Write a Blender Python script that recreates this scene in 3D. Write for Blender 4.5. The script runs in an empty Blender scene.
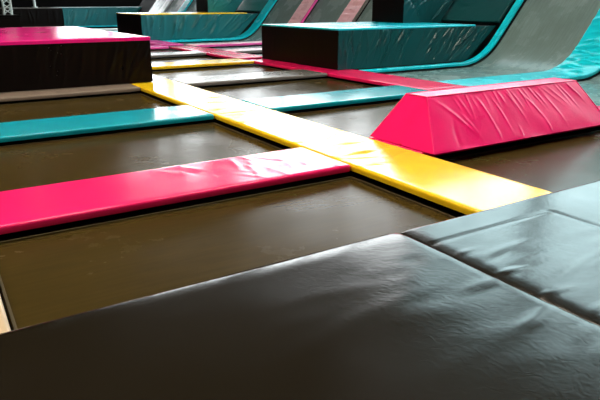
import bpy, bmesh, math, random
from mathutils import Vector, Matrix, noise
S = bpy.context.scene
COL = S.collection

# ------------------------------------------------------------------ camera
cd = bpy.data.cameras.new('camera'); cam = bpy.data.objects.new('camera', cd); COL.objects.link(cam)
cd.sensor_width = 36; cd.lens = 35.34; cd.clip_start = .02; cd.clip_end = 200
r = Vector((0.84867681, -0.52890463, -0.00275057)); u = Vector((0.17022009, 0.26820288, 0.9482048)); f = Vector((0.5007722, 0.80518762, -0.31764776))
m = Matrix((r, u, -f)).transposed().to_4x4(); m.translation = (0, 0, 1)
cam.matrix_world = m
S.camera = cam
# ------------------------------------------------------------------ exposure and world
S.view_settings.view_transform = 'Standard'; S.view_settings.look = 'None'
S.view_settings.gamma = 1; S.view_settings.use_curve_mapping = False
S.view_settings.exposure = 0.0
W = bpy.data.worlds.new('world'); S.world = W; W.use_nodes = True
W.node_tree.nodes['Background'].inputs[0].default_value = (1.0, .8, .55, 1)
W.node_tree.nodes['Background'].inputs[1].default_value = .012
WIN_L = 6.2          # window panes, cool daylight
WIN_FAR = 9.0
FILL_L = 34.0        # unseen warm fill lamps added overhead

# ------------------------------------------------------------------ materials
def new_mat(name):
    M = bpy.data.materials.new(name); M.use_nodes = True
    nt = M.node_tree; b = nt.nodes['Principled BSDF']
    return M, nt, b
def N(nt, kind, **kw):
    n = nt.nodes.new(kind)
    for k, v in kw.items():
        if k in n.inputs: n.inputs[k].default_value = v
        else: setattr(n, k, v)
    return n
def vinyl(name, col, rough=.17, bump=.12, scale=5.0, var=.12, spec=.4, crease=.25, rvar=.10):
    M, nt, b = new_mat(name); L = nt.links.new
    tc = N(nt, 'ShaderNodeTexCoord')
    n1 = N(nt, 'ShaderNodeTexNoise', Scale=scale, Detail=4.0)
    L(tc.outputs['Object'], n1.inputs['Vector'])
    mix = N(nt, 'ShaderNodeMix', data_type='RGBA')
    mix.inputs[6].default_value = (*[c * (1 - var) for c in col], 1)
    mix.inputs[7].default_value = (*[min(1, c * (1 + var)) for c in col], 1)
    L(n1.outputs['Fac'], mix.inputs[0]); L(mix.outputs[2], b.inputs['Base Color'])
    mr = N(nt, 'ShaderNodeMapRange'); mr.inputs[3].default_value = rough - rvar * .5; mr.inputs[4].default_value = rough + rvar
    n2 = N(nt, 'ShaderNodeTexNoise', Scale=2.3, Detail=6.0); L(tc.outputs['Object'], n2.inputs['Vector'])
    L(n2.outputs['Fac'], mr.inputs[0]); L(mr.outputs[0], b.inputs['Roughness'])
    b.inputs['Specular IOR Level'].default_value = spec
    w = N(nt, 'ShaderNodeTexNoise', Scale=26.0, Detail=3.0, Distortion=1.5); L(tc.outputs['Object'], w.inputs['Vector'])
    b1 = N(nt, 'ShaderNodeBump', Strength=bump, Distance=.02); L(n1.outputs['Fac'], b1.inputs['Height'])
    b2 = N(nt, 'ShaderNodeBump', Strength=crease, Distance=.0015); L(w.outputs['Fac'], b2.inputs['Height'])
    L(b1.outputs[0], b2.inputs['Normal']); L(b2.outputs[0], b.inputs['Normal'])
    return M
def bed_mat(name, col, rough=.24, spec=.045):
    M, nt, b = new_mat(name); L = nt.links.new
    tc = N(nt, 'ShaderNodeTexCoord')
    n1 = N(nt, 'ShaderNodeTexNoise', Scale=1.6, Detail=8.0, Roughness=.65); L(tc.outputs['Object'], n1.inputs['Vector'])
    mp = N(nt, 'ShaderNodeMapping'); mp.inputs['Scale'].default_value = (3, 40, 3); mp.inputs['Rotation'].default_value = (0, 0, .5)
    L(tc.outputs['Object'], mp.inputs['Vector'])
    n2 = N(nt, 'ShaderNodeTexNoise', Scale=1.0, Detail=5.0); L(mp.outputs[0], n2.inputs['Vector'])
    mul = N(nt, 'ShaderNodeMath', operation='MULTIPLY'); L(n1.outputs['Fac'], mul.inputs[0]); L(n2.outputs['Fac'], mul.inputs[1])
    cr = N(nt, 'ShaderNodeValToRGB')
    cr.color_ramp.elements[0].position = .04; cr.color_ramp.elements[0].color = (*[c * .7 for c in col], 1)
    cr.color_ramp.elements[1].position = .62; cr.color_ramp.elements[1].color = (*[c * 1.35 for c in col], 1)
    L(mul.outputs[0], cr.inputs[0]); L(cr.outputs[0], b.inputs['Base Color'])
    mr = N(nt, 'ShaderNodeMapRange'); mr.inputs[3].default_value = rough - .1; mr.inputs[4].default_value = rough + .12
    L(n1.outputs['Fac'], mr.inputs[0]); L(mr.outputs[0], b.inputs['Roughness'])
    b.inputs['Specular IOR Level'].default_value = spec
    wv = N(nt, 'ShaderNodeTexNoise', Scale=3.0, Detail=3.0); L(tc.outputs['Object'], wv.inputs['Vector'])
    b1 = N(nt, 'ShaderNodeBump', Strength=.06, Distance=.02); L(wv.outputs['Fac'], b1.inputs['Height'])
    L(b1.outputs[0], b.inputs['Normal'])
    return M
def plain(name, col, rough=.6, metal=0.0, noise_amt=.15, sc=3.0):
    M, nt, b = new_mat(name); L = nt.links.new
    tc = N(nt, 'ShaderNodeTexCoord'); n1 = N(nt, 'ShaderNodeTexNoise', Scale=sc, Detail=5.0); L(tc.outputs['Object'], n1.inputs['Vector'])
    mix = N(nt, 'ShaderNodeMix', data_type='RGBA')
    mix.inputs[6].default_value = (*[c * (1 - noise_amt) for c in col], 1); mix.inputs[7].default_value = (*[min(1, c * (1 + noise_amt)) for c in col], 1)
    L(n1.outputs['Fac'], mix.inputs[0]); L(mix.outputs[2], b.inputs['Base Color'])
    b.inputs['Roughness'].default_value = rough; b.inputs['Metallic'].default_value = metal
    return M
def glow(name, col, strength):
    M, nt, b = new_mat(name)
    b.inputs['Base Color'].default_value = (.8, .8, .8, 1)
    b.inputs['Emission Color'].default_value = (*col, 1); b.inputs['Emission Strength'].default_value = strength
    return M
PINK = vinyl('pink_vinyl', (.85, .012, .13)); MAG = vinyl('magenta_vinyl', (.72, .006, .20), .22)
RED = vinyl('crimson_vinyl', (.86, .012, .12))
WPINK = vinyl('wedge_pink_vinyl', (.90, .010, .17), .27, spec=.24)
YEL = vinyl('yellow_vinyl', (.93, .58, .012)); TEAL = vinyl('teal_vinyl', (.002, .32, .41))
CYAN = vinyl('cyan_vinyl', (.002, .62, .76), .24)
GREY = vinyl('grey_vinyl', (.16, .15, .14), .24); BEIGE = vinyl('beige_vinyl', (.50, .38, .24), .4)
DIRT = vinyl('worn_beige_vinyl', (.17, .13, .10), .4); LPINK = vinyl('orchid_vinyl', (.92, .10, .42), .24); GLAREP = vinyl('glare_pink_vinyl', (.95, .55, .62), .26); WHITE = vinyl('white_vinyl', (.55, .58, .58), .26)  # the pale pink has glare painted into its base colour
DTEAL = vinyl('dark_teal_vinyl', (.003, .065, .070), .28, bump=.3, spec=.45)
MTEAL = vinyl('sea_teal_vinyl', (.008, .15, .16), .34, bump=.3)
BLACK = vinyl('black_vinyl', (.004, .0025, .002), .34, bump=.1, spec=.10)
SLAB = vinyl('black_mat_vinyl', (.009, .0065, .003), .17, bump=.08, scale=3.0, crease=.25, rvar=.12, spec=.24)
BED = bed_mat('trampoline_mesh', (.042, .028, .007)); BEDSHEEN = bed_mat('trampoline_mesh_sheen', (.17, .25, .245), .26, .18); BEDB = bed_mat('trampoline_mesh_brown', (.075, .055, .038), .30, .05)  # sloping beds: grey-teal reflected daylight is put into the mesh colour
WEB = plain('webbing', (.05, .036, .012), .5); STEEL = plain('black_steel', (.005, .005, .005), .8); STEEL.node_tree.nodes['Principled BSDF'].inputs['Specular IOR Level'].default_value = .05
WALL = plain('dark_wall_paint', (.004, .004, .004), .95); WALL.node_tree.nodes['Principled BSDF'].inputs['Specular IOR Level'].default_value = .03; CEIL = plain('ceiling_paint', (.03, .026, .02), .9)
FLOOR = plain('concrete', (.03, .028, .025), .8); ALU = plain('pale_metal', (.65, .72, .70), .5)
PANE = glow('daylight_pane', (.66, .95, 1.0), WIN_L); PANEF = glow('far_daylight_pane', (.92, .98, 1.0), WIN_FAR)
LAMP = glow('warm_fill', (1.0, .86, .70), FILL_L)  # glow of the added unseen fill lamps

# ------------------------------------------------------------------ helpers
def link(name, bm, mat, parent=None, sharp=35):
    me = bpy.data.meshes.new(name); bmesh.ops.recalc_face_normals(bm, faces=bm.faces[:]); bm.to_mesh(me); bm.free()
    me.polygons.foreach_set('use_smooth', [True] * len(me.polygons))
    me.set_sharp_from_angle(angle=math.radians(sharp))
    if mat: me.materials.append(mat)
    o = bpy.data.objects.new(name, me); COL.objects.link(o)
    if parent: o.parent = parent
    return o
def tag(o, label=None, cat=None, group=None, kind=None):
    if label: o['label'] = label
    if cat: o['category'] = cat
    if group: o['group'] = group
    if kind: o['kind'] = kind
    return o
def empty(name, loc=(0, 0, 0)):
    o = bpy.data.objects.new(name, None); COL.objects.link(o); o.location = loc; o.empty_display_size = .2
    return o
def rebase(o, loc):          # move the origin of a mesh to loc
    o.data.transform(Matrix.Translation(-Vector(loc))); o.location = loc
def box(bm, x0, x1, y0, y1, z0, z1):
    v = [bm.verts.new(p) for p in ((x0,y0,z0),(x1,y0,z0),(x1,y1,z0),(x0,y1,z0),(x0,y0,z1),(x1,y0,z1),(x1,y1,z1),(x0,y1,z1))]
    for q in ((0,1,2,3),(4,5,6,7),(0,1,5,4),(1,2,6,5),(2,3,7,6),(3,0,4,7)): bm.faces.new([v[i] for i in q])
def bbox(name, dims, mat, parent=None, bev=0.0):
    bm = bmesh.new(); box(bm, *dims)
    if bev: bmesh.ops.bevel(bm, geom=bm.edges[:], offset=bev, segments=3, affect='EDGES')
    return link(name, bm, mat, parent)
def struct(name, dims, mat):
    return tag(bbox(name, dims, mat), kind='structure')
# ridges: (s, a, angle, half length, half width, height)
def ridge_fn(ridges):
    def fn(s, a):
        h = 0
        for (s0, a0, ang, ln, wd, am) in ridges:
            ds, da = s - s0, a - a0
            if abs(ds) > 3 * ln + .1 or abs(da) > 3 * ln + .1: continue
            al = ds * math.cos(ang) + da * math.sin(ang); pe = -ds * math.sin(ang) + da * math.cos(ang)
            pe -= .07 * al * al / max(ln, .01) * (1 if am > 0 else -1)
            e = (al / ln) ** 2 + (pe / wd) ** 2
            if e < 9: h += am * math.exp(-e)
        return h
    return fn
def random_ridges(seed, n, s0, s1, a0, a1, ang=(0, 3.14), ln=(.05, .14), wd=(.008, .02), am=(.003, .007)):
    R = random.Random(seed); U = R.uniform
    return [(U(s0, s1), U(a0, a1), U(*ang), U(*ln), U(*wd), U(*am) * (1 if R.random() < .75 else -1)) for _ in range(n)]
def arc_path(pts, n_per=None, res=.05):
    """pts: list of (X, Z) -> resampled list of (X, Z, nx, nz, s)"""
    out = []; s = 0
    for i in range(len(pts) - 1):
        (x0, z0), (x1, z1) = pts[i], pts[i + 1]
        d = math.hypot(x1 - x0, z1 - z0); k = max(1, int(d / res))
        for j in range(k): out.append((x0 + (x1 - x0) * j / k, z0 + (z1 - z0) * j / k, s + d * j / k))
        s += d
    out.append((pts[-1][0], pts[-1][1], s))
    res_ = []
    for i, (x, z, s_) in enumerate(out):
        a = out[max(0, i - 1)]; b = out[min(len(out) - 1, i + 1)]
        tx, tz = b[0] - a[0], b[1] - a[1]; l = math.hypot(tx, tz)
        res_.append((x, z, -tz / l, tx / l, s_))
    return res_
def pad_mesh(path, w, t, rad, nt=10, disp=None, along='X', c=0.0):
    """loft a cushion: path of (X,Z,nx,nz,s); lateral axis is Y (along X) or X (along Y); c lateral centre. Top surface lies on the path."""
    bm = bmesh.new(); rings = []
    L = path[-1][4]
    K = 4
    def ring_pts(x, z, nx, nz, s, inset):
        hw = w / 2 - inset; pts = []
        tt = t - inset * 1.0
        rr = min(rad, hw * .9, tt * .49)
        prof = []
        for k in range(K + 1):
            a = math.pi - k * (math.pi / 2) / K
            prof.append((-hw + rr + rr * math.cos(a), -rr + rr * math.sin(a)))
        for k in range(1, nt): prof.append((-hw + rr + (2 * hw - 2 * rr) * k / nt, 0))
        for k in range(K + 1):
            a = math.pi / 2 - k * (math.pi / 2) / K
            prof.append((hw - rr + rr * math.cos(a), -rr + rr * math.sin(a)))
        prof.append((hw - rr * .3, -tt)); prof.append((-hw + rr * .3, -tt))
        for (a, h) in prof:
            h -= inset * .5
            if h > -tt * .9 and disp and inset < rad:
                h += disp(s, a)
            X, Z = x + nx * h, z + nz * h
            pts.append(Vector((X, c + a, Z)) if along == 'X' else Vector((c + a, X, Z)))
        return pts
    n = len(path)
    def at(s):
        for i in range(n - 1):
            if path[i + 1][4] >= s:
                a, b = path[i], path[i + 1]; k = (s - a[4]) / max(1e-9, b[4] - a[4])
                return tuple(a[j] + (b[j] - a[j]) * k for j in range(5))
        return path[-1]
    ss = [0.0]; ins = [rad]
    for k in range(1, K): a = k * math.pi / 2 / K; ss.append(rad * (1 - math.cos(a))); ins.append(rad * (1 - math.sin(a)))
    mid = [p[4] for p in path if rad * 1.2 < p[4] < L - rad * 1.2]
    seq = [(s, i) for s, i in zip(ss, ins)] + [(rad, 0)] + [(s, 0) for s in mid] + [(L - rad, 0)] + [(L - s, i) for s, i in reversed(list(zip(ss, ins)))]
    for (s, i) in seq:
        x, z, nx, nz, s_ = at(s); rings.append([bm.verts.new(p) for p in ring_pts(x, z, nx, nz, s, i)])
    for A, B in zip(rings, rings[1:]):
        m_ = len(A)
        for k in range(m_): bm.faces.new((A[k], A[(k + 1) % m_], B[(k + 1) % m_], B[k]))
    bm.faces.new(rings[0]); bm.faces.new(list(reversed(rings[-1])))
    return bm
# ramp profile at pad-top level (X, Z)
RX0, RR, RA, RTOP = 7.95, 1.06, math.radians(50), 1.95
def ramp_pts(x_start, off=0.0, top=RTOP):
    """curve offset by off along the surface normal"""
    pts = [(x_start, off)] if x_start < RX0 else []
    for k in range(0, 13):
        a = RA * k / 12; x = RX0 + (RR) * math.sin(a); z = RR * (1 - math.cos(a))
        pts.append((x - math.sin(a) * off, z + math.cos(a) * off))
    x, z = pts[-1]; l = (top - z) / math.sin(RA)
    pts.append((x + l * math.cos(RA), z + l * math.sin(RA)))
    return pts
def strip_x(name, x0, x1, y0, y1, mat, label, group=None, disp=None, res=.05, nt=8, t=.045, z=0.0, rad=.018):
    bm = pad_mesh(arc_path([(x0, z), (x1, z)], res=res), y1 - y0, t, rad, nt, disp, 'X', (y0 + y1) / 2)
    o = link(name, bm, mat, sharp=60); rebase(o, ((x0 + x1) / 2, (y0 + y1) / 2, z - t)); return tag(o, label, 'pad', group)
def strip_y(name, x0, x1, y0, y1, mat, label, group=None, disp=None, res=.05, nt=8, t=.045, z=0.0, rad=.018):
    bm = pad_mesh(arc_path([(y0, z), (y1, z)], res=res), x1 - x0, t, rad, nt, disp, 'Y', (x0 + x1) / 2)
    o = link(name, bm, mat, sharp=60); rebase(o, ((x0 + x1) / 2, (y0 + y1) / 2, z - t)); return tag(o, label, 'pad', group)
def ramp_strip(y0, y1, mat, label, disp=None, x0=5.75, res=.05, nt=8, edge=None):
    bm = pad_mesh(arc_path(ramp_pts(x0), res=res), y1 - y0, .05, .018, nt, disp, 'X', (y0 + y1) / 2)
    o = link('ramp_pad', bm, mat, sharp=60); rebase(o, (x0, (y0 + y1) / 2, -.05))
    if edge:
        b2 = pad_mesh(arc_path(ramp_pts(x0 + .02, .004, RTOP - .02), res=.08), .07, .05, .015, 3, None, 'X', y0 + .030)
        e = link('edging', b2, edge, o, 60); e.data.transform(Matrix.Translation(-Vector(o.location))); e['label'] = 'grey edging' if edge is GREY else 'orchid pink edging'
    return tag(o, label, 'pad')
BZ = -.08
def border(pathf, y0, y1, bed):
    pass
def bed_flat(x0, x1, y0, y1, mat, label):
    bm = pad_mesh(arc_path([(x0, BZ), (x1, BZ)], res=.12), y1 - y0, .008, .002, 14,
                  lambda s, a: .004 * noise.noise(Vector((s * 2 + x0, a * 2 + y0, 3))) , 'X', (y0 + y1) / 2)
    o = link('trampoline_bed', bm, mat, sharp=60); rebase(o, ((x0 + x1) / 2, (y0 + y1) / 2, BZ - .008)); tag(o, label, 'trampoline')
    b = bmesh.new(); w = .014
    for d in ((x0 + .004, x1 - .004, y0 + .004, y0 + w), (x0 + .004, x1 - .004, y1 - w, y1 - .004), (x0 + .004, x0 + w, y0 + w, y1 - w), (x1 - w, x1 - .004, y0 + w, y1 - w)):
        box(b, *d, BZ + .001, BZ + .009)
    e = link('webbing_border', b, WEB, o); e.data.transform(Matrix.Translation(-Vector(o.location)))
    e['label'] = 'tan webbing border'
    return o
def bed_ramp(y0, y1, mat, label):
    bm = pad_mesh(arc_path(ramp_pts(5.73, BZ), res=.1), y1 - y0, .008, .002, 10, None, 'X', (y0 + y1) / 2)
    o = link('trampoline_bed', bm, mat, sharp=60); rebase(o, (5.73, (y0 + y1) / 2, BZ - .008)); return tag(o, label, 'trampoline')
def patch(bm, p00, p10, p11, p01, nu, nv, disp=None):
    """bilinear patch with displacement along its normal"""
    p00, p10, p11, p01 = map(Vector, (p00, p10, p11, p01))
    nrm = (p10 - p00).cross(p01 - p00).normalized(); lu = (p10 - p00).length; lv = (p01 - p00).length
    g = []
    for j in range(nv + 1):
        row = []
        for i in range(nu + 1):
            a, b = i / nu, j / nv
            P = p00 * (1-a)*(1-b) + p10 * a*(1-b) + p11 * a*b + p01 * (1-a)*b
            if disp and 0 < i < nu and 0 < j < nv: P = P + nrm * disp(a * lu, b * lv) * min(1, 6 * min(a * lu, (1-a) * lu, b * lv, (1-b) * lv) / .12)
            row.append(bm.verts.new(P))
        g.append(row)
    for j in range(nv):
        for i in range(nu): bm.faces.new((g[j][i], g[j][i+1], g[j+1][i+1], g[j+1][i]))
def panel(name, p00, p10, p11, p01, mat, parent, disp, nu, nv, th=.012):
    """padded cover panel: displaced front, flat back"""
    bm = bmesh.new(); patch(bm, p00, p10, p11, p01, nu, nv, disp)
    P = [Vector(p) for p in (p00, p10, p11, p01)]; nrm = (P[1] - P[0]).cross(P[3] - P[0]).normalized()
    Q = [p - nrm * th for p in P]
    bmesh.ops.recalc_face_normals(bm, faces=bm.faces[:])
    patch(bm, Q[1], Q[0], Q[3], Q[2], nu, nv)
    for k in range(4):
        a, b = k, (k + 1) % 4
        n = nu if k % 2 == 0 else nv
        patch(bm, P[a], Q[a], Q[b], P[b], 1, n)
    bmesh.ops.remove_doubles(bm, verts=bm.verts[:], dist=.0003)
    o = link(name, bm, mat, parent, sharp=50)
    if parent: o.data.transform(Matrix.Translation(-Vector(parent.location)))
    return o
def folds(seed, L, H, n, am=(.004, .012), ang=(1.25, 1.9), wd=(.012, .03), top=True):
    """hanging vinyl folds, mostly vertical, gathered under the top edge"""
    R = random.Random(seed); out = []
    for _ in range(n):
        ln = R.uniform(.25, .6) * H
        b = (H - ln * .55) if (top and R.random() < .7) else R.uniform(.2, .8) * H
        out.append((R.uniform(0, L), b, R.uniform(*ang), ln, R.uniform(*wd), R.uniform(*am) * (1 if R.random() < .7 else -1)))
    return ridge_fn(out)

# ------------------------------------------------------------------ the hall
HX0, HX1, HY0, HY1, HZ = -9.0, 12.6, -7.0, 35.0, 9.2
struct('floor', (HX0, HX1, HY0, HY1, -1.0, -.9), FLOOR)
struct('ceiling', (HX0, HX1, HY0, HY1, HZ, HZ + .2), CEIL)
struct('wall_left', (HX0 - .2, HX0, HY0, HY1, -.9, HZ), WALL)
struct('wall_back', (HX0, HX1, HY0 - .2, HY0, -.9, HZ), WALL)
def wall_x(name, X, th, opens):       # wall of constant X with window openings (y0,y1,z0,z1), sorted by y
    bm = bmesh.new(); y = HY0
    for (a, b, z0, z1) in opens:
        if a > y: box(bm, X, X + th, y, a, -.9, HZ)
        box(bm, X, X + th, a, b, -.9, z0); box(bm, X, X + th, a, b, z1, HZ); y = b
    box(bm, X, X + th, y, HY1, -.9, HZ)
    return tag(link(name, bm, WALL), kind='structure')
def wall_y(name, Y, th, opens):
    bm = bmesh.new(); x = HX0
    for (a, b, z0, z1) in opens:
        if a > x: box(bm, x, a, Y, Y + th, -.9, HZ)
        box(bm, a, b, Y, Y + th, -.9, z0); box(bm, a, b, Y, Y + th, z1, HZ); x = b
    box(bm, x, HX1, Y, Y + th, -.9, HZ)
    return tag(link(name, bm, WALL), kind='structure')
RW = [(.5 + 4.3 * k, .5 + 4.3 * k + 3.9, 2.4, 4.6 if k == 6 else 7.6) for k in range(8)]
FW = [(6.3, 9.1, 1.9, 4.0), (9.4, 12.2, 1.9, 6.8)]
wall_x('wall_right', HX1, .2, RW); wall_y('wall_far', HY1, .2, FW)
wn = 0
def window(axis, P, a, b, z0, z1, pane):
    global wn
    wn += 1
    w = empty('window_%d' % wn, (P, (a + b) / 2, z0) if axis == 'x' else ((a + b) / 2, P, z0)); w['kind'] = 'structure'
    def put(name, a0, a1, c0, c1, d0, d1, mat):
        o = bbox(name, (P + d0, P + d1, a0, a1, c0, c1) if axis == 'x' else (a0, a1, P + d0, P + d1, c0, c1), mat, w)
        o.data.transform(Matrix.Translation(-Vector(w.location))); return o
    put('pane', a + .04, b - .04, z0 + .04, z1 - .04, .08, .1, pane)
    bm = bmesh.new()
    fr = [(a, a + .06, z0, z1), (b - .06, b, z0, z1), (a, b, z0, z0 + .06), (a, b, z1 - .06, z1), ((a + b) / 2 - .04, (a + b) / 2 + .04, z0, z1), (a, b, (z0 + z1) / 2 - .04, (z0 + z1) / 2 + .04)]
    for (p, q, s, t) in fr:
        if axis == 'x': box(bm, P + .02, P + .08, p, q, s, t)
        else: box(bm, p, q, P + .02, P + .08, s, t)
    o = link('window_frame', bm, STEEL, w); o.data.transform(Matrix.Translation(-Vector(w.location)))
for o_ in RW: window('x', HX1, *o_, PANE if o_[0] < 13 else PANEF)
for o_ in FW: window('y', HY1, *o_, PANEF)
# warm overhead fill lamps added out of view to brighten the pads
FILL_SPOTS = [(-5.5, 1), (-5.5, 5), (-5.5, 9), (-2, 1), (-2, 5), (-2, 9), (1.5, 1), (1.5, 5), (5, 1), (5, 4.5)]
def make_fill():
    e = empty('fill_lamp'); bbox('fill_housing', (-1.25, 1.25, -.45, .45, .04, .14), STEEL, e, .01); bbox('fill_diffuser', (-1.2, 1.2, -.4, .4, .02, .045), LAMP, e)
    for s in (-.55, .55): bbox('fill_hanger', (s - .01, s + .01, -.01, .01, .14, .7), STEEL, e)
    return e
l0 = make_fill()
for i, (x, y) in enumerate(FILL_SPOTS):
    if i == 0: e = l0
    else:
        e = l0.copy(); COL.objects.link(e)
        for ch in list(l0.children): c_ = ch.copy(); COL.objects.link(c_); c_.parent = e
    e.location = (x, y, HZ - .7)
    tag(e, 'added long warm fill lamp, out of view under the dark hall ceiling', 'lamp', 'added fill lamps under the hall ceiling')

# ------------------------------------------------------------------ steel frame under the pads
XS = [(-.55, .09), (2.245, 2.845), (5.085, 5.745)]
YS = [(2.966, 3.577), (5.131, 5.807), (7.372, 8.078), (9.72, 10.40), (11.90, 12.58), (14.15, 14.85), (16.40, 17.08), (18.65, 19.33), (20.9, 21.58), (23.15, 23.83), (25.4, 26.08), (27.65, 28.33)]
bm = bmesh.new(); FZ = BZ - .012
for (a, b) in XS: box(bm, a - .04, b + .04, 1.71, 29.9, FZ - .14, FZ)
for (a, b) in YS: box(bm, -.55, 7.9, a - .04, b + .04, FZ - .15, FZ - .001)
for (a, b) in XS + [(7.6, 7.8)]:
    for (c, d) in YS: box(bm, (a + b) / 2 - .05, (a + b) / 2 + .05, (c + d) / 2 - .05, (c + d) / 2 + .05, -.9, FZ - .1)
tag(link('trim_2', bm, STEEL), kind='structure')

# ------------------------------------------------------------------ trampoline beds
rows = [(1.705, 2.966)] + [(YS[k][1], YS[k + 1][0]) for k in range(len(YS) - 1)]
rown = ['between near black mats and pink strip', 'between pink and near teal strips', 'between near teal and grey strips',
        'just behind the grey strip', 'behind the far yellow cross strip', 'in front of the orchid cross strip', 'behind the orchid cross strip']
E_ = .012
for k in range(7):
    a, b = rows[k]
    if k not in (3, 4) : bed_flat(.09 + E_, 2.245 - E_, a + E_, b - E_, BED, 'dark bed left of the yellow walkway, ' + rown[k])
    bed_flat(2.845 + E_, 5.085 - E_, a + E_, b - E_, BED, 'dark bed right of the yellow walkway, ' + rown[k])
rampn = ['in front of the pink wedge', 'just behind the pink wedge', 'in front of the big teal-topped platform', None,
         'just behind the big teal-topped platform', 'below the two pink ramp strips', 'left of the far cyan ramp strip']
for k in range(7):
    a, b = rows[k]
    if rampn[k]: bed_ramp(a + E_, b - E_, BEDSHEEN if k else BEDB, 'mesh bed curving up the slope, ' + rampn[k])  # rows past the first carry the grey-teal sheen in their colour
for k, n_ in ((8, 'behind the far yellow-topped platform'), (9, 'left of the far orchid ramp strip'), (10, 'beside the far small cyan ramp strip'), (11, 'beside the white ramp strip furthest away')):
    a, b = rows[k]; bed_ramp(a + E_, b - E_, BEDSHEEN, 'bed painted with grey sheen, curving up, ' + n_)

# ------------------------------------------------------------------ coloured pads running away from the camera
g = .004
ridY = [(.0, 0, 0, .1, .02, 0)]
# folds on the near yellow pad, s runs from Y=1.70
def yel_ridges():
    R = random.Random(5); out = []
    for k in range(15):
        out.append((R.uniform(1.15, 2.15), R.uniform(-.26, .26), R.uniform(1.1, 1.9), R.uniform(.06, .2), R.uniform(.012, .024), R.uniform(.004, .008) * R.choice((1, 1, -1))))
    for k in range(10):
        out.append((R.uniform(2.6, 3.4), R.uniform(-.28, .28), R.uniform(1.0, 2.1), R.uniform(.05, .15), R.uniform(.01, .022), R.uniform(.003, .006)))
    return ridge_fn(out)
strip_y('walkway_pad', 2.245, 2.845, 1.705, 5.13, YEL, 'nearest yellow walkway pad, ending at the black mats and passing the pink strip', None, yel_ridges(), .018, 30)
strip_y('walkway_pad', 2.245, 2.845, 5.136, 8.075, YEL, 'yellow walkway pad between the teal strip and the pink-topped platform', None,
        ridge_fn(random_ridges(8, 16, .0, 2.9, -.25, .25, (1.0, 2.0), (.06, .16), (.012, .025), (.002, .005))), .022, 24)
strip_y('walkway_pad', 2.56, 2.845, 8.081, 11.9, YEL, 'yellow walkway pad hugging the right side of the pink-topped platform')
strip_y('walkway_pad', 2.54, 2.845, 12.58, 16.4, YEL, 'farthest yellow walkway pad, almost hidden behind the pink platform')
strip_y('walkway_pad', 5.085, 5.745, 1.72, 5.3, RED, 'crimson walkway pad behind the right end of the pink wedge', disp=ridge_fn(random_ridges(3, 8, 0, 3.5, -.25, .25)))
strip_y('walkway_pad', 5.085, 5.745, 5.306, 10.0, RED, 'crimson walkway pad running past the foot of the big teal-topped platform', res=.04,
        disp=ridge_fn(random_ridges(4, 16, 0, 4.5, -.28, .28, (1.0, 2.1), (.05, .14), (.012, .022), (.002, .004))))
strip_y('walkway_pad', 5.085, 5.745, 10.41, 14.14, RED, 'crimson walkway pad left of and behind the teal-topped platform')
strip_y('walkway_pad', 5.085, 5.745, 14.86, 22.0, LPINK, 'orchid pink walkway pad running to the far platforms')
strip_y('walkway_pad', -.55, .09, 1.705, 7.36, BEIGE, 'beige pad corner at the left edge beside the near black mat')

# ------------------------------------------------------------------ pads running left to right
def end_ridges(seed, L, n, s_lo, s_hi):
    return ridge_fn(random_ridges(seed, n, s_lo, s_hi, -.26, .26, (1.2, 2.3), (.05, .15), (.008, .018), (.0015, .004)))
strip_x('cross_pad', .094, 2.245 - g, 2.966, 3.577, PINK, 'bright pink strip crossing from the left to the yellow walkway', disp=end_ridges(21, 2.1, 22, 1.0, 2.1), res=.018, nt=30)
strip_x('cross_pad', 2.845 + g, 5.085 - g, 2.966, 3.577, PINK, 'pink strip lying under the pink wedge')
strip_x('cross_pad', .094, 2.245 - g, 5.131, 5.807, TEAL, 'teal strip crossing left of the yellow walkway', disp=end_ridges(22, 2.1, 10, 1.2, 2.2), res=.03, nt=20)
strip_x('cross_pad', 2.845 + g, 5.085 - g, 5.131, 5.807, TEAL, 'teal strip between the yellow walkway and the crimson walkway', disp=end_ridges(23, 2.1, 10, .1, 2.1), res=.03, nt=20)
strip_x('cross_pad', .0, 2.245 - g, 7.372, 8.078, GREY, 'worn beige-grey strip at the foot of the black-sided pink platform', res=.04)
bpy.data.objects['cross_pad.004'].data.materials[0] = DIRT
strip_x('cross_pad', 2.845 + g, 5.085 - g, 7.372, 8.078, GREY, 'grey strip between the yellow and crimson walkways', disp=end_ridges(24, 2.1, 8, .1, 2.1), res=.04, nt=16)
strip_x('cross_pad', 2.845 + g, 5.085 - g, 9.72, 10.40, YEL, 'far yellow strip crossing to the crimson walkway')
strip_x('cross_pad', 2.845 + g, 5.085 - g, 11.90, 12.58, GREY, 'far grey strip behind the far yellow cross strip')
strip_x('cross_pad', 2.845 + g, 5.085 - g, 14.15, 14.85, LPINK, 'far orchid strip left of the orchid walkway')
strip_x('cross_pad', 2.845 + g, 5.085 - g, 16.40, 17.08, CYAN, 'farthest cyan strip beside the yellow-topped platform')
def ladder(seed, L0=.2, L1=4.6, n=40, am=(.006, .014), ln=(.10, .28)):
    R = random.Random(seed); out = []
    for k in range(n):
        out.append((L0 + (L1 - L0) * (k + R.random() * .8) / n, R.uniform(-.18, .18), math.pi / 2 + R.uniform(-.25, .25), R.uniform(*ln), R.uniform(.014, .03), R.uniform(*am) * R.choice((1, 1, 1, -1))))
    return ridge_fn(out)
ramp_strip(5.131, 5.807, CYAN, 'nearest cyan ramp strip, heavily wrinkled where it curves up the slope at right edge', ladder(31, 2.3, 5.0, 62, (.014, .032), (.10, .3)), res=.018, nt=26)
ramp_strip(7.385, 7.52, CYAN, 'thin teal strip edging the foot of the big teal-topped platform and the slope', res=.05, nt=4)
ramp_strip(11.90, 12.58, GLAREP, 'pink ramp strip with painted glare and grey edging just behind the big teal-topped platform', ladder(33, 2.4, 5.0, 26, (.012, .024)), res=.03, nt=14, edge=GREY)
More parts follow.
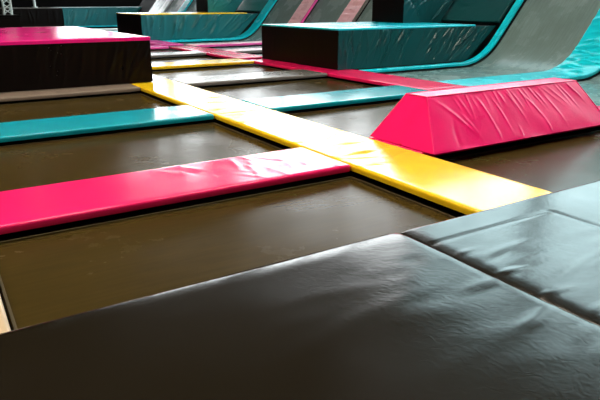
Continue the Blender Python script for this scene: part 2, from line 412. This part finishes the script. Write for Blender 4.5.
ramp_strip(14.15, 14.85, GLAREP, 'pink ramp strip with painted glare and orchid edging between the two big platforms', ladder(34, 2.4, 5.0, 26, (.012, .024)), res=.03, nt=14, edge=LPINK)
ramp_strip(16.40, 16.84, CYAN, 'cyan strip along the foot of the yellow-topped platform and up the slope', ladder(35, 2.2, 5, 20), res=.04, nt=10)
ramp_strip(20.9, 21.58, LPINK, 'small far orchid ramp strip behind the yellow-topped platform')
ramp_strip(23.15, 23.83, CYAN, 'small far cyan ramp strip behind the yellow-topped platform')
ramp_strip(25.4, 26.08, WHITE, 'small far white ramp strip beside the dark far wall')

# ------------------------------------------------------------------ sloped wall backing
bm = bmesh.new()
pp = ramp_pts(7.6, -.30, RTOP - .1); top = [(x, z) for x, z in pp]
poly = top + [(12.55, top[-1][1]), (12.55, -.9), (7.6, -.9)]
A = [bm.verts.new((x, 1.0, z)) for x, z in poly]; B = [bm.verts.new((x, 30.6, z)) for x, z in poly]
bm.faces.new(A); bm.faces.new(list(reversed(B)))
for k in range(len(poly)): bm.faces.new((A[k], A[(k + 1) % len(poly)], B[(k + 1) % len(poly)], B[k]))
tag(link('trim_1', bm, STEEL), kind='structure')

# ------------------------------------------------------------------ near black mats
def mat_block(name, x0, x1, y0, y1, z, disp, label, res, nt, rad):
    bm = pad_mesh(arc_path([(y0, z), (y1, z)], res=res), x1 - x0, z + .9, rad, nt, disp, 'Y', (x0 + x1) / 2)
    o = link(name, bm, SLAB, sharp=60); rebase(o, ((x0 + x1) / 2, (y0 + y1) / 2, -.9)); return tag(o, label, 'mat')
Rm = random.Random(77)
# left mat: s = Y+0.8 ; a = X-(-.04)...
lx0, lx1 = -1.6, 1.515; ly0, ly1 = -.8, 1.690
lc = (lx0 + lx1) / 2
rd = []
for (x, y, ln, am) in ((1.43, 1.17, .07, .006), (1.40, .93, .09, .007), (1.44, .80, .06, .006), (1.36, 1.42, .05, -.002), (.9, 1.2, .25, .0015), (1.1, .9, .2, .0015)):
    rd.append((y - ly0, x - lc, math.pi / 2 + Rm.uniform(-.25, .1), ln, .012 if am > .002 else .03, am)); 
for k in range(30): rd.append((Rm.uniform(1.5, 2.4), Rm.uniform(.4, 1.5), Rm.uniform(1.2, 1.9), Rm.uniform(.1, .3), Rm.uniform(.02, .05), Rm.uniform(.0004, .0012)))
fl = ridge_fn(rd)
def dl(s, a):
    x = a + lc; y = s + ly0
    h = fl(s, a) + .004 * noise.noise(Vector((x * 1.7, y * 1.7, 0)))
    d = lx1 - x; e = ly1 - y
    h -= .010 * math.exp(-(d / .10) ** 2) * 0 ; h -= .006 * math.exp(-(e / .05) ** 2)
    return h
mat_block('landing_mat', lx0, lx1, ly0, ly1, .125, dl, 'large black vinyl mat filling the lower left foreground', .022, 110, .022)
rx0, rx1 = 1.523, 4.4; rc = (rx0 + rx1) / 2
rd2 = []
for (x, y, ln, am) in ((1.60, 1.40, .06, .004), (1.61, 1.20, .08, .006), (1.60, 1.02, .08, .005), (1.62, .88, .07, .005), (1.66, 1.3, .1, -.002)):
    rd2.append((y - ly0, x - rc, math.pi / 2 + Rm.uniform(-.2, .15), ln * .9, .011, am * .75))
for k in range(30): rd2.append((Rm.uniform(1.4, 2.4), Rm.uniform(-1.4, -.7), Rm.uniform(1.3, 1.8), Rm.uniform(.08, .25), Rm.uniform(.015, .04), Rm.uniform(.0004, .0014)))
fr_ = ridge_fn(rd2)
def dr(s, a):
    x = a + rc; y = s + ly0
    h = fr_(s, a) + .003 * noise.noise(Vector((x * 1.7, y * 1.7, 5)))
    if x < 2.27: h -= .003 * math.exp(-((y - 1.525) / .010) ** 2)
    if y < 1.52: h -= .003 * math.exp(-((x - 2.27) / .012) ** 2)
    if x < 2.27 and y < 1.52: h -= .001
    h -= .006 * math.exp(-((x - rx0) / .04) ** 2)
    return h
mat_block('landing_mat', rx0, rx1, ly0, ly1, .113, dr, 'shiny black vinyl mat with a stitched seam, at the right edge of the foreground', .0125, 200, .015)

# ------------------------------------------------------------------ pink wedge
wx0, wx1, tx0, tx1, wz = 2.865, 4.93, 3.01, 4.745, .355
by0, by1, ty0, ty1 = 2.86, 3.56, 3.115, 3.33
we = empty('padded_wedge', ((wx0 + wx1) / 2, 3.2, .006)); tag(we, 'bright pink wedge-shaped padded hurdle with sloping sides beside the yellow walkway', 'hurdle')
P = {'a': (wx0, by0, .006), 'b': (wx1, by0, .006), 'c': (wx1, by1, .006), 'd': (wx0, by1, .006), 'A': (tx0, ty0, wz), 'B': (tx1, ty0, wz), 'C': (tx1, ty1, wz), 'D': (tx0, ty1, wz)}
bm = bmesh.new(); Rw = random.Random(12); rr_ = []
SL = math.dist(P['a'], P['A'])
for k in range(22):   # gathers hanging from the top edge
    rr_.append((.3 + 1.7 * (k + Rw.random()) / 22, SL - Rw.uniform(.02, .12), Rw.uniform(1.7, 2.3), Rw.uniform(.05, .13), Rw.uniform(.006, .011), Rw.uniform(.002, .005)))
rr_ += [(.28, .28, 2.45, .19, .010, .007), (.42, .20, 2.2, .12, .009, .004), (.66, .22, 1.9, .12, .008, .005), (.82, .24, 1.85, .13, .008, .005), (1.05, .25, 1.85, .10, .008, .003), (.25, .12, 1.7, .10, .02, -.004),
        (1.25, .27, 2.0, .12, .01, .006), (1.5, .24, 1.8, .13, .012, .004), (.7, .07, 1.6, .05, .01, .004), (.95, .06, 1.5, .05, .01, .004), (1.3, .07, 1.6, .05, .01, .004)]
ff = ridge_fn(rr_)
patch(bm, P['a'], P['b'], P['B'], P['A'], 200, 44, lambda s, a: ff(s, a) + .006 * noise.noise(Vector((s * 4, a * 4, 0))))
patch(bm, P['A'], P['B'], P['C'], P['D'], 120, 14, ridge_fn(random_ridges(9, 30, 0, 1.9, 0, .2, (1.2, 1.9), (.04, .09), (.008, .016), (.002, .004))))
patch(bm, P['d'], P['a'], P['A'], P['D'], 40, 24, lambda s, a: .003 * noise.noise(Vector((s * 6, a * 6, 9))))
patch(bm, P['b'], P['c'], P['C'], P['B'], 40, 24, lambda s, a: .003 * noise.noise(Vector((s * 6, a * 6, 4))))
patch(bm, P['c'], P['d'], P['D'], P['C'], 60, 20)
patch(bm, P['a'], P['d'], P['c'], P['b'], 2, 2)
bmesh.ops.remove_doubles(bm, verts=bm.verts[:], dist=.0005)
o = link('cover', bm, WPINK, we, 40); o.data.transform(Matrix.Translation(-we.location))
def tube(bm, a, b, rad, seg=8):
    a, b = Vector(a), Vector(b); d = (b - a).normalized(); q = d.to_track_quat('Z', 'Y').to_matrix()
    ra, rb = [], []
    for k in range(seg):
        t_ = 2 * math.pi * k / seg; v = q @ Vector((rad * math.cos(t_), rad * math.sin(t_), 0)); ra.append(bm.verts.new(a + v)); rb.append(bm.verts.new(b + v))
    for k in range(seg): bm.faces.new((ra[k], ra[(k + 1) % seg], rb[(k + 1) % seg], rb[k]))
    bm.faces.new(ra); bm.faces.new(list(reversed(rb)))
bm = bmesh.new()
for a_, b_ in (('a', 'A'), ('b', 'B'), ('A', 'B'), ('d', 'D'), ('A', 'D'), ('B', 'C'), ('D', 'C'), ('c', 'C')): tube(bm, P[a_], P[b_], .0045)
o = link('piping', bm, WPINK, we); o.data.transform(Matrix.Translation(-we.location))

# ------------------------------------------------------------------ platforms
def prism_body(x0, xb, xu, y0, y1, z0, z1, e):
    bm = bmesh.new(); q = [(x0, z0), (xb, z0), (xu, z1), (x0, z1)]
    A = [bm.verts.new((x, y0, z)) for x, z in q]; B = [bm.verts.new((x, y1, z)) for x, z in q]
    bm.faces.new(A); bm.faces.new(list(reversed(B)))
    for k in range(4): bm.faces.new((A[k], A[(k + 1) % 4], B[(k + 1) % 4], B[k]))
    o = link('body', bm, BLACK, e); o.data.transform(Matrix.Translation(-e.location)); return o
def platform(x0, x1, y0, y1, z, top_mat, front_mat, side_mat, label, seed, front_n=30, side_n=6, nu=220, nv=36, z0=.006, lip=.025, side='left', tip=None, xb=None, xt1=None, wd=(.012, .03), fam=(.005, .014), sang=(1.25, 1.9), cap_t=.03):
    e = empty('padded_platform', ((x0 + x1) / 2, (y0 + y1) / 2, z0)); tag(e, label, 'platform')
    zt = z - cap_t
    xb = xb or x1; xu = xt1 or x1
    o = prism_body(x0 + .02, xb - .02, xu - .02, y0 + .02, y1 - .02, z0, zt - .002, e)
    H = zt - z0
    panel('front_panel', (x0, y0, z0), (xb, y0, z0), (xu, y0, zt), (x0, y0, zt), front_mat, e, folds(seed, x1 - x0, H, front_n, fam, sang, wd), nu, nv)
    panel('side_panel', (x0, y1, z0), (x0, y0, z0), (x0, y0, zt), (x0, y1, zt), side_mat, e, folds(seed + 1, y1 - y0, H, side_n, (.002, .004)), 60, 14)
    if side == 'both': panel('side_panel', (x1, y0, z0), (x1, y1, z0), (x1, y1, zt), (x1, y0, zt), side_mat, e, folds(seed + 2, y1 - y0, H, side_n, (.002, .004)), 60, 14)
    xt = tip or x1
    bm = pad_mesh(arc_path([(x0 - lip * .4, z), (xt + (lip * .4 if not tip else 0), z)], res=.06), y1 - y0 + lip * .8, cap_t, .012, 14, ridge_fn(random_ridges(seed + 3, 14, 0, xt - x0, -(y1 - y0) / 2, (y1 - y0) / 2, am=(.001, .003), ln=(.1, .3), wd=(.02, .05))), 'X', (y0 + y1) / 2)
    o = link('top_pad', bm, top_mat, e, 60); o.data.transform(Matrix.Translation(-e.location))
    return e
platform(-1.5, 2.545, 7.80, 12.3, .585, MAG, BLACK, BLACK, 'low platform with a glossy pink top and black wrinkled sides at the left', 41, front_n=46, side_n=4, nu=260, nv=34, side='both', fam=(.006, .016), sang=(1.0, 1.5), cap_t=.045)
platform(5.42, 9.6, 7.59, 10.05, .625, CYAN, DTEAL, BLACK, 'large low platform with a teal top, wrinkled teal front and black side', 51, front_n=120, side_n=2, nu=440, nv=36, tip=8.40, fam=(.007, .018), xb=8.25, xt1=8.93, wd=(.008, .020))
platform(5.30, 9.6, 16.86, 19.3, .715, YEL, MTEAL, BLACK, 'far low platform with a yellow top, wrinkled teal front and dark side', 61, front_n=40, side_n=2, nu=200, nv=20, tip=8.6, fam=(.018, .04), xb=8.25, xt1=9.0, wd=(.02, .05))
# upper steps standing on the platforms
def step_box(x0, x1, y0, y1, z0, z1, front, label, seed, xb=8.88):
    e = empty('padded_step', ((x0 + x1) / 2, (y0 + y1) / 2, z0)); tag(e, label, 'step')
    prism_body(x0 + .02, xb - .02, x1 - .02, y0 + .02, y1 - .02, z0, z1, e)
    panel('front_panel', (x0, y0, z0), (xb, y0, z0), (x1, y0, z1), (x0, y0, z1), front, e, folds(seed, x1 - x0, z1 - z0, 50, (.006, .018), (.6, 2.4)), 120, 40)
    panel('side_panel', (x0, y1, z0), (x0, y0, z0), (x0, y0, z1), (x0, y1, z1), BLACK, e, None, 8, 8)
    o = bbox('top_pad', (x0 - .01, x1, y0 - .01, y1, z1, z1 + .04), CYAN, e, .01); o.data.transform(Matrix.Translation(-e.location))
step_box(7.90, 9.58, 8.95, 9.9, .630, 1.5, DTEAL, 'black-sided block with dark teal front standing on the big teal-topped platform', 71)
step_box(7.95, 9.58, 18.3, 19.25, .720, 1.5, MTEAL, 'small dark block with grey-teal front standing on the yellow-topped platform', 72)
def cover_pts(z0):
    return [((z0 - RR * (1 - math.cos(RA))) / math.tan(RA) + RX0 + RR * math.sin(RA), z0), (RX0 + RR * math.sin(RA) + (RTOP - RR * (1 - math.cos(RA))) / math.tan(RA), RTOP)]
# dark teal cover on the slope behind the big platform
bm = pad_mesh(arc_path(cover_pts(.66), res=.04), 2.1, .05, .015, 30, ladder(81, .3, 3.2, 30, (.006, .016), (.15, .4)), 'X', 8.66)
o = link('slope_cover', bm, DTEAL, sharp=60); rebase(o, (9.0, 8.66, .6)); tag(o, 'wrinkled dark teal slope cover above the big teal-topped platform', 'cover')
bm = pad_mesh(arc_path(cover_pts(.76), res=.06), 1.7, .05, .015, 16, ladder(82, .3, 3.2, 16, (.006, .016), (.15, .4)), 'X', 17.72)
o = link('slope_cover', bm, MTEAL, sharp=60); rebase(o, (9.0, 17.72, .7)); tag(o, 'pale teal cover on the slope behind the far yellow-topped platform', 'cover')

# ------------------------------------------------------------------ the far end
e = empty('padded_platform', (7.8, 31.5, -.9)); tag(e, 'teal-fronted platform across the far end of the hall', 'platform')
o = bbox('body', (5.82, 10.2, 30.02, 33, -.9, .78), BLACK, e); o.data.transform(Matrix.Translation(-e.location))
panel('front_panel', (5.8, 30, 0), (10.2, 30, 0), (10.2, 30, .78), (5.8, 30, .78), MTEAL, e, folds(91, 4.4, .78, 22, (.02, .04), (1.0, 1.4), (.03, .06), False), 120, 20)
o = bbox('top_pad', (5.78, 10.2, 29.98, 33, .782, .82), MTEAL, e, .01); o.data.transform(Matrix.Translation(-e.location))
strip_x('cross_pad', 5.75, 9.0, 29.3, 29.98, CYAN, 'cyan strip at the foot of the far teal-fronted platform')
e = empty('padded_platform', (4.0, 31.5, -.9)); tag(e, 'black-fronted platform beside the far teal platform', 'platform')
o = bbox('body', (1.0, 5.78, 30.02, 33, -.9, .78), BLACK, e); o.data.transform(Matrix.Translation(-e.location))
panel('front_panel', (1.0, 30, 0), (5.78, 30, 0), (5.78, 30, .78), (1.0, 30, .78), BLACK, e, folds(92, 4.7, .78, 26, (.01, .02)), 120, 20)
o = bbox('top_pad', (1.0, 5.77, 29.98, 33, .782, .82), GREY, e, .01); o.data.transform(Matrix.Translation(-e.location))
strip_x('cross_pad', 2.8, 5.6, 29.3, 29.98, BEIGE, 'pale strip at the foot of the far black platform')
e = empty('padded_platform', (1.9, 21.5, -.088)); tag(e, 'low black block behind the pink-topped platform at the upper left', 'platform')
o = bbox('body', (.6, 2.78, 21.0, 22.6, -.088, .60), BLACK, e, .02); o.data.transform(Matrix.Translation(-e.location))
o = bbox('top_pad', (.58, 2.80, 20.98, 22.62, .602, .66), BLACK, e, .02); o.data.transform(Matrix.Translation(-e.location))
# lattice column on the black block
cx, cy = 2.50, 21.5; bm = bmesh.new()
for sx in (-.11, .11):
    for sy in (-.11, .11): tube(bm, (cx + sx, cy + sy, .66), (cx + sx, cy + sy, 8.9), .022, 6)
for k in range(52):
    z0 = .68 + k * .157; s = 1 if k % 2 else -1
    for (ax, ay, bx_, by_) in ((-.11, -.11, .11, -.11), (.11, -.11, .11, .11), (.11, .11, -.11, .11), (-.11, .11, -.11, -.11)):
        if s < 0: ax, ay, bx_, by_ = bx_, by_, ax, ay
        tube(bm, (cx + ax, cy + ay, z0), (cx + bx_, cy + by_, z0 + .157), .016, 5)
o = link('lattice_column', bm, ALU); rebase(o, (cx, cy, .66)); tag(o, 'pale metal lattice column rising at the far upper left', 'column')
bm = bmesh.new(); tube(bm, (4.72, 30.6, .82), (4.72, 30.6, 8.9), .055, 12); tube(bm, (4.72, 30.6, .82), (4.72, 30.6, .86), .12, 12)
o = link('pole', bm, ALU); rebase(o, (4.72, 30.6, .82)); tag(o, 'thin grey pole standing on the far black platform', 'pole')
